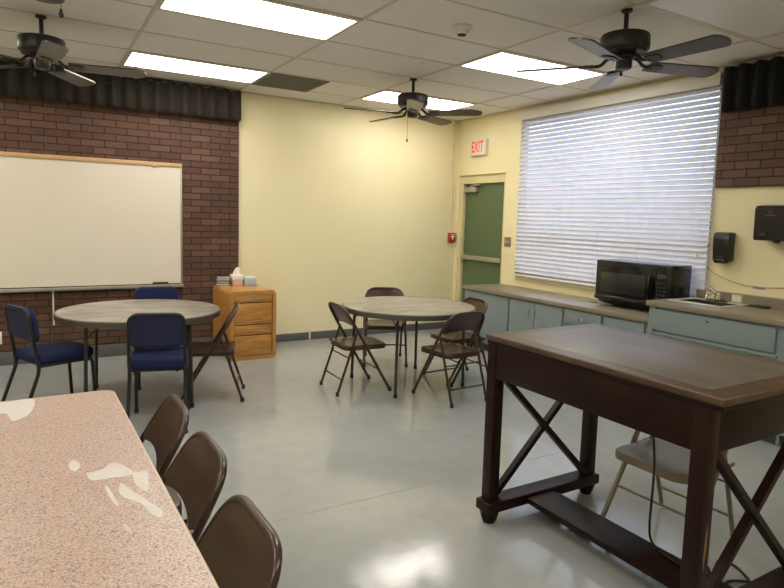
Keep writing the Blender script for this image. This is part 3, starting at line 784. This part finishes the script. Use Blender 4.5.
# ------------------------------------------------------------------ blue stacking chairs
def make_blue():
    t = empty('stacking_chair'); hw = .178; r = .0125
    zs = .405
    pts = fillet([(-.19, -hw, zs), (-.212, -hw, .55), (-.246, -hw + .004, .80), (-.246, hw - .004, .80), (-.212, hw, .55), (-.19, hw, zs)], {1: .08, 2: .07, 3: .07, 4: .08}, 6)
    MB().tube(pts, r, 10).build('back_frame', BLK, t)
    # back cushion
    def outl(w_, h_, rr): return rrect(w_, h_, rr, 6)
    sl_ = R(8.2)
    def place(a, b_, d):
        zz = .688 + b_ * cos(sl_); return V((-.2305 - b_ * sin(sl_) + d, a, zz))
    MB().prism(outl(.372, .245, .07), .008, .046, place, .014).build('backrest', NAVY, t)
    MB().prism(outl(.335, .21, .04), -.006, .008, place).build('back_shell', NAVYD, t)
    MB().prism(rrect(.41, .385, .06, 6, .0, 0), .412, .485, lambda a, b_, d: V((a, b_, d)), .024).build('seat', NAVY, t)
    MB().tube([(.17, hw, zs), (.17, -hw, zs)], .011, 8).tube([(-.16, hw, zs), (-.16, -hw, zs)], .011, 8).tube([(-.19, hw, zs), (.16, hw, zs)], r * .95, 8).tube([(-.19, -hw, zs), (.16, -hw, zs)], r * .95, 8).build('seat_frame', BLK, t)
    for sy in (-1, 1):
        l = MB().tube(fillet([(-.188, sy * hw, .43), (-.19, sy * hw, .36), (-.315, sy * (hw + .005), .015)], .06), r, 10).build('leg', BLK, t)
        MB().lathe([(.015, 0), (.016, .008), (.014, .03)], (-.319, sy * (hw + .005), 0), 12).build('foot_cap', RUB, l)
        l = MB().tube(fillet([(.12, sy * hw, zs), (.178, sy * hw, zs - .005), (.2, sy * (hw + .005), .015)], .05), r, 10).build('leg', BLK, t)
        MB().lathe([(.015, 0), (.016, .008), (.014, .03)], (.201, sy * (hw + .005), 0), 12).build('foot_cap', RUB, l)
    return t
bp = make_blue(); bp.location = (.105, 4.94, 0); bp.rotation_euler.z = R(23)
tag(bp, 'navy upholstered chair on the left side of the left round table', 'chair', 'navy chairs at the left round table')
b2 = copy_tree(bp); b2.location = (.742, 4.45, 0); b2.rotation_euler.z = R(76)
tag(b2, 'navy upholstered chair with its back to the viewer in front of the left round table', 'chair', 'navy chairs at the left round table')
b3 = copy_tree(bp); b3.location = (.912, 5.475, 0); b3.rotation_euler.z = R(266)
tag(b3, 'navy upholstered chair behind the left round table, only its back top showing', 'chair', 'navy chairs at the left round table')

# ------------------------------------------------------------------ round tables
def make_round():
    t = empty('round_table'); z = .712; r = .60
    MB().lathe([(r - .004, -.042), (r - .004, -.004), (r - .008, 0)], (0, 0, z), 72).build('tabletop', STONE, t)
    e_ = MB(); n = bmesh.new(); rings = []
    for rr, zz in ((r - .005, -.047), (r + .001, -.045), (r + .002, -.006), (r - .003, -.0005), (r - .009, .0008)):
        rings.append([n.verts.new((rr * cos(2 * pi * k / 72), rr * sin(2 * pi * k / 72), z + zz)) for k in range(72)])
    for A_, B_ in zip(rings, rings[1:]):
        for k in range(72): j = (k + 1) % 72; n.faces.new((A_[k], A_[j], B_[j], B_[k]))
    e_.join(n); e_.build('edge_band', EDGE, t)
    for k, a in enumerate((45, 135, 225, 315)):
        x, y = .515 * cos(R(a)), .515 * sin(R(a))
        l = MB().tube([(x * .97, y * .97, z - .042), (x, y, .018)], .0135, 10).build('leg', GREYT, t)
        MB().lathe([(.016, 0), (.017, .012), (.015, .035)], (x, y, 0), 12).build('foot_cap', RUB, l)
        sx = 1 if y > 0 else -1
        MB().tube([(x * .98, y * .98, z - .16), (x * .98 - .10 * (1 if x > 0 else -1), y * .98 , z - .055)], .006, 8).build('brace', GREYT, l)
        MB().tube([(x * .98, y * .98, z - .13), (x * .98, y * .98 - sx * .09, z - .055)], .006, 8).build('brace', GREYT, l)
    for s_ in (-1, 1):
        x = s_ * .505 * cos(R(45)) * .975
        MB().tube([(x, -.35, z - .055), (x, .35, z - .055)], .011, 8).build('leg_rail', GREYT, t)
    MB().box(-.42, .42, -.29, -.265, z - .062, z - .042).box(-.42, .42, .265, .29, z - .062, z - .042).build('apron_rail', GREYT, t)
    return t
rt = make_round(); rt.location = (.706, 5.06, 0); rt.rotation_euler.z = R(-10)
tag(rt, 'round grey folding table in front of the whiteboard', 'table', 'round folding tables')
r2 = copy_tree(rt); r2.location = (2.882, 4.555, 0); r2.rotation_euler.z = R(3)
tag(r2, 'round grey folding table in front of the yellow wall, ringed by brown chairs', 'table', 'round folding tables')

# ------------------------------------------------------------------ pink speckled table
tb = empty('folding_table', (0, 0, 0), 0, 'long pink speckled laminate table with torn white tape marks, at lower left', 'table')
TZ = .725
def tp(a, b_, d): return V((a, b_, d))
cx_, cy_ = -.095, 1.82; tw, tl = .775, 1.88
rotm = M.Translation((cx_, cy_, 0)) @ M.Rotation(R(1.2), 4, 'Z')
q = MB(); q.prism(rrect(tw - .012, tl - .012, .055, 6), TZ - .03, TZ, tp); q.bm.transform(rotm); q.build('tabletop', GRAN, tb)
q = MB(); n = bmesh.new(); rings = []
for ins, zz in ((.004, TZ - .034), (0, TZ - .03), (0, TZ - .004), (.003, TZ + .0004), (.009, TZ + .0008)):
    rings.append([n.verts.new((a, b_, zz)) for a, b_ in rrect(tw - 2 * ins, tl - 2 * ins, .058 - ins, 6)])
for A_, B_ in zip(rings, rings[1:]):
    for i in range(len(A_)): j = (i + 1) % len(A_); n.faces.new((A_[i], A_[j], B_[j], B_[i]))
q.join(n); q.bm.transform(rotm); q.build('edge_band', GEDGE, tb)
for sx in (-1, 1):
    for sy in (-1, 1):
        p0 = rotm @ V((sx * .26, sy * .81, TZ - .03)); p1 = rotm @ V((sx * .27, sy * .845, .02))
        l = MB().tube([p0, p1], .0135, 10).build('leg', GREYT, tb); MB().lathe([(.016, 0), (.016, .03)], (p1.x, p1.y, 0), 12).build('foot_cap', RUB, l)
for sy in (-1, 1):
    MB().tube([rotm @ V((-.265, sy * .832, .3)), rotm @ V((.265, sy * .832, .3))], .01, 8).build('leg_rail', GREYT, tb)
TP = [[(-0.304, 2.716), (-0.135, 2.736), (-0.024, 2.741), (-0.03, 2.563), (-0.083, 2.48), (-0.103, 2.574), (-0.128, 2.595), (-0.304, 2.594)], [(0.07, 1.988), (0.086, 2.011), (0.098, 1.952), (0.082, 1.92), (0.07, 1.945)], [(0.109, 1.886), (0.15, 1.895), (0.185, 1.939), (0.216, 1.883), (0.229, 1.824), (0.178, 1.821), (0.121, 1.831)], [(0.225, 1.827), (0.265, 1.821), (0.245, 1.691), (0.224, 1.743)], [(0.189, 1.787), (0.21, 1.709), (0.237, 1.632), (0.26, 1.561), (0.251, 1.522), (0.234, 1.552), (0.221, 1.617), (0.179, 1.699)], [(0.146, 1.769), (0.157, 1.758), (0.169, 1.644), (0.157, 1.662)], [(0.163, 1.533), (0.176, 1.519), (0.179, 1.472), (0.168, 1.502)]]
for P in TP:
    sm = spline([(a, b_, 0) for a, b_ in P + [P[0]]], 5)[:-1]
    MB().prism([(v.x, v.y) for v in sm], TZ - .001, TZ + .0006, tp).build('tape_residue', TAPE, tb, smooth=False)

# ------------------------------------------------------------------ tall dark wooden table
dk = empty('work_table', (2.247, 1.648, 0), 0, 'tall dark walnut stained table with X braces and a worn top', 'table')
DXh, DYh, DZt = .384, .592, .944
MB().prism(rrect(2 * DXh, 2 * DYh, .006, 3), DZt - .028, DZt - .0, tp, .006).build('tabletop', DESKT, dk)
MB().prism(rrect(2 * DXh - .012, 2 * DYh - .012, .006, 3), DZt - .046, DZt - .028, tp, .004).build('under_moulding', DESKW, dk)
MB().box(-DXh + .07, DXh - .07, -DYh + .085, DYh - .085, DZt - .004, DZt + .0012, .001).build('top_inset', INSET, dk)
lx, lw = .345, .03; LY = {-1: -.515, 1: .55}
zbt, zat = .738, DZt - .046
for sx in (-1, 1):
    MB().box(sx * (lx + .016) - .011, sx * (lx + .016) + .011, LY[-1] + lw, LY[1] - lw, zbt, zat, .002).build('apron', DESKW, dk)
for sy in (-1, 1):
    yl = LY[sy]
    MB().box(-lx + lw, lx - lw, yl + sy * .016 - .011, yl + sy * .016 + .011, zbt, zat, .002).build('apron', DESKW, dk)
    MB().prism(rrect(2 * lx + .095, .10, .006, 2, 0, yl), .062, .115, tp, .006).build('bottom_rail', DESKW, dk)
    for sx in (-1, 1):
        MB().box(sx * lx - lw, sx * lx + lw, yl - lw, yl + lw, .115, zat, .003).build('leg', DESKW, dk)
        c = (sx * lx, yl)
        MB().lathe([(.028, 0), (.036, .012), (.046, .045), (.046, .063)], (c[0], c[1], 0), 8).build('foot', DESKW, dk)
        MB().bar((sx * (lx - lw), yl + sx * .008, zbt + .005), (-sx * (lx - lw), yl + sx * .008, .125), .028, .034, (0, 1, 0), .002).build('cross_brace', DESKW, dk)
MB().box(-.147, .042, LY[-1] + .053, LY[1] - .053, .072, .102, .003).build('stretcher', DESKW, dk)
SC = simple('raw_wood_scar', '8a6a4c', .7)
MB().prism([(0, .38), (.004, .46), (.012, .5), (.014, .42), (.006, .33)], LY[-1] - lw - .0006, LY[-1] - lw + .001, lambda a, b_, d: V((-lx - .004 + a, d, b_))).build('scratch', SC, dk)
cb = empty('power_cable', (-.01, .03, 0), 0, 'black cable hanging from the tall dark table down to the floor', 'cable')
MB().tube(spline([(2.25, 1.53, .80), (2.25, 1.53, .62), (2.252, 1.517, .47), (2.25, 1.515, .33), (2.262, 1.525, .2), (2.275, 1.52, .125), (2.262, 1.46, .108), (2.245, 1.38, .107), (2.27, 1.32, .106), (2.33, 1.30, .1065), (2.37, 1.31, .07), (2.42, 1.33, .006), (2.50, 1.36, .006), (2.59, 1.40, .006), (2.62, 1.36, .006), (2.60, 1.30, .006), (2.53, 1.22, .006), (2.42, 1.20, .006), (2.40, 1.25, .006), (2.47, 1.29, .006), (2.55, 1.25, .006), (2.60, 1.17, .006)], 8), .005, 8).build('cord', CORD, cb)

# ------------------------------------------------------------------ light, world, camera
wd = bpy.data.worlds.new('daylight'); S.world = wd; wd.use_nodes = True
bg = wd.node_tree.nodes['Background']; bg.inputs[0].default_value = (.62, .75, 1, 1); bg.inputs[1].default_value = 2.1
pl = bpy.data.lights.new('window_portal', 'AREA'); pl.shape = 'RECTANGLE'; pl.size = WZ1 - WZ0; pl.size_y = WY1 - WY0; pl.cycles.is_portal = True
po = bpy.data.objects.new('window_portal', pl); COL.objects.link(po); po.location = (XW + .21, (WY0 + WY1) / 2, (WZ0 + WZ1) / 2); po.rotation_euler = (0, R(90), 0)

cam = bpy.data.cameras.new('camera'); co = bpy.data.objects.new('camera', cam); COL.objects.link(co); S.camera = co
cam.sensor_fit = 'HORIZONTAL'; cam.sensor_width = 36; cam.lens = 603.0 * 36 / 784; cam.shift_x = -2.596 / 784; cam.shift_y = -14.174 / 784; cam.clip_start = .02
r_, u_, f_ = V((.8591148, -.51096585, .02890757)), V((.02727548, .10211722, .99439837)), V((.51105558, .85351389, -.10166726))
mt = M((r_, u_, -f_)).transposed().to_4x4(); mt.translation = (0, 0, 1.4852); co.matrix_world = mt

vs = S.view_settings; S.display_settings.display_device = 'sRGB'
vs.view_transform = 'Standard'; vs.look = 'None'; vs.exposure = .1; vs.gamma = 1; vs.use_curve_mapping = False
S.cycles.use_denoising = True; S.cycles.max_bounces = 10; S.cycles.diffuse_bounces = 6; S.cycles.glossy_bounces = 4
S.cycles.sample_clamp_indirect = 8
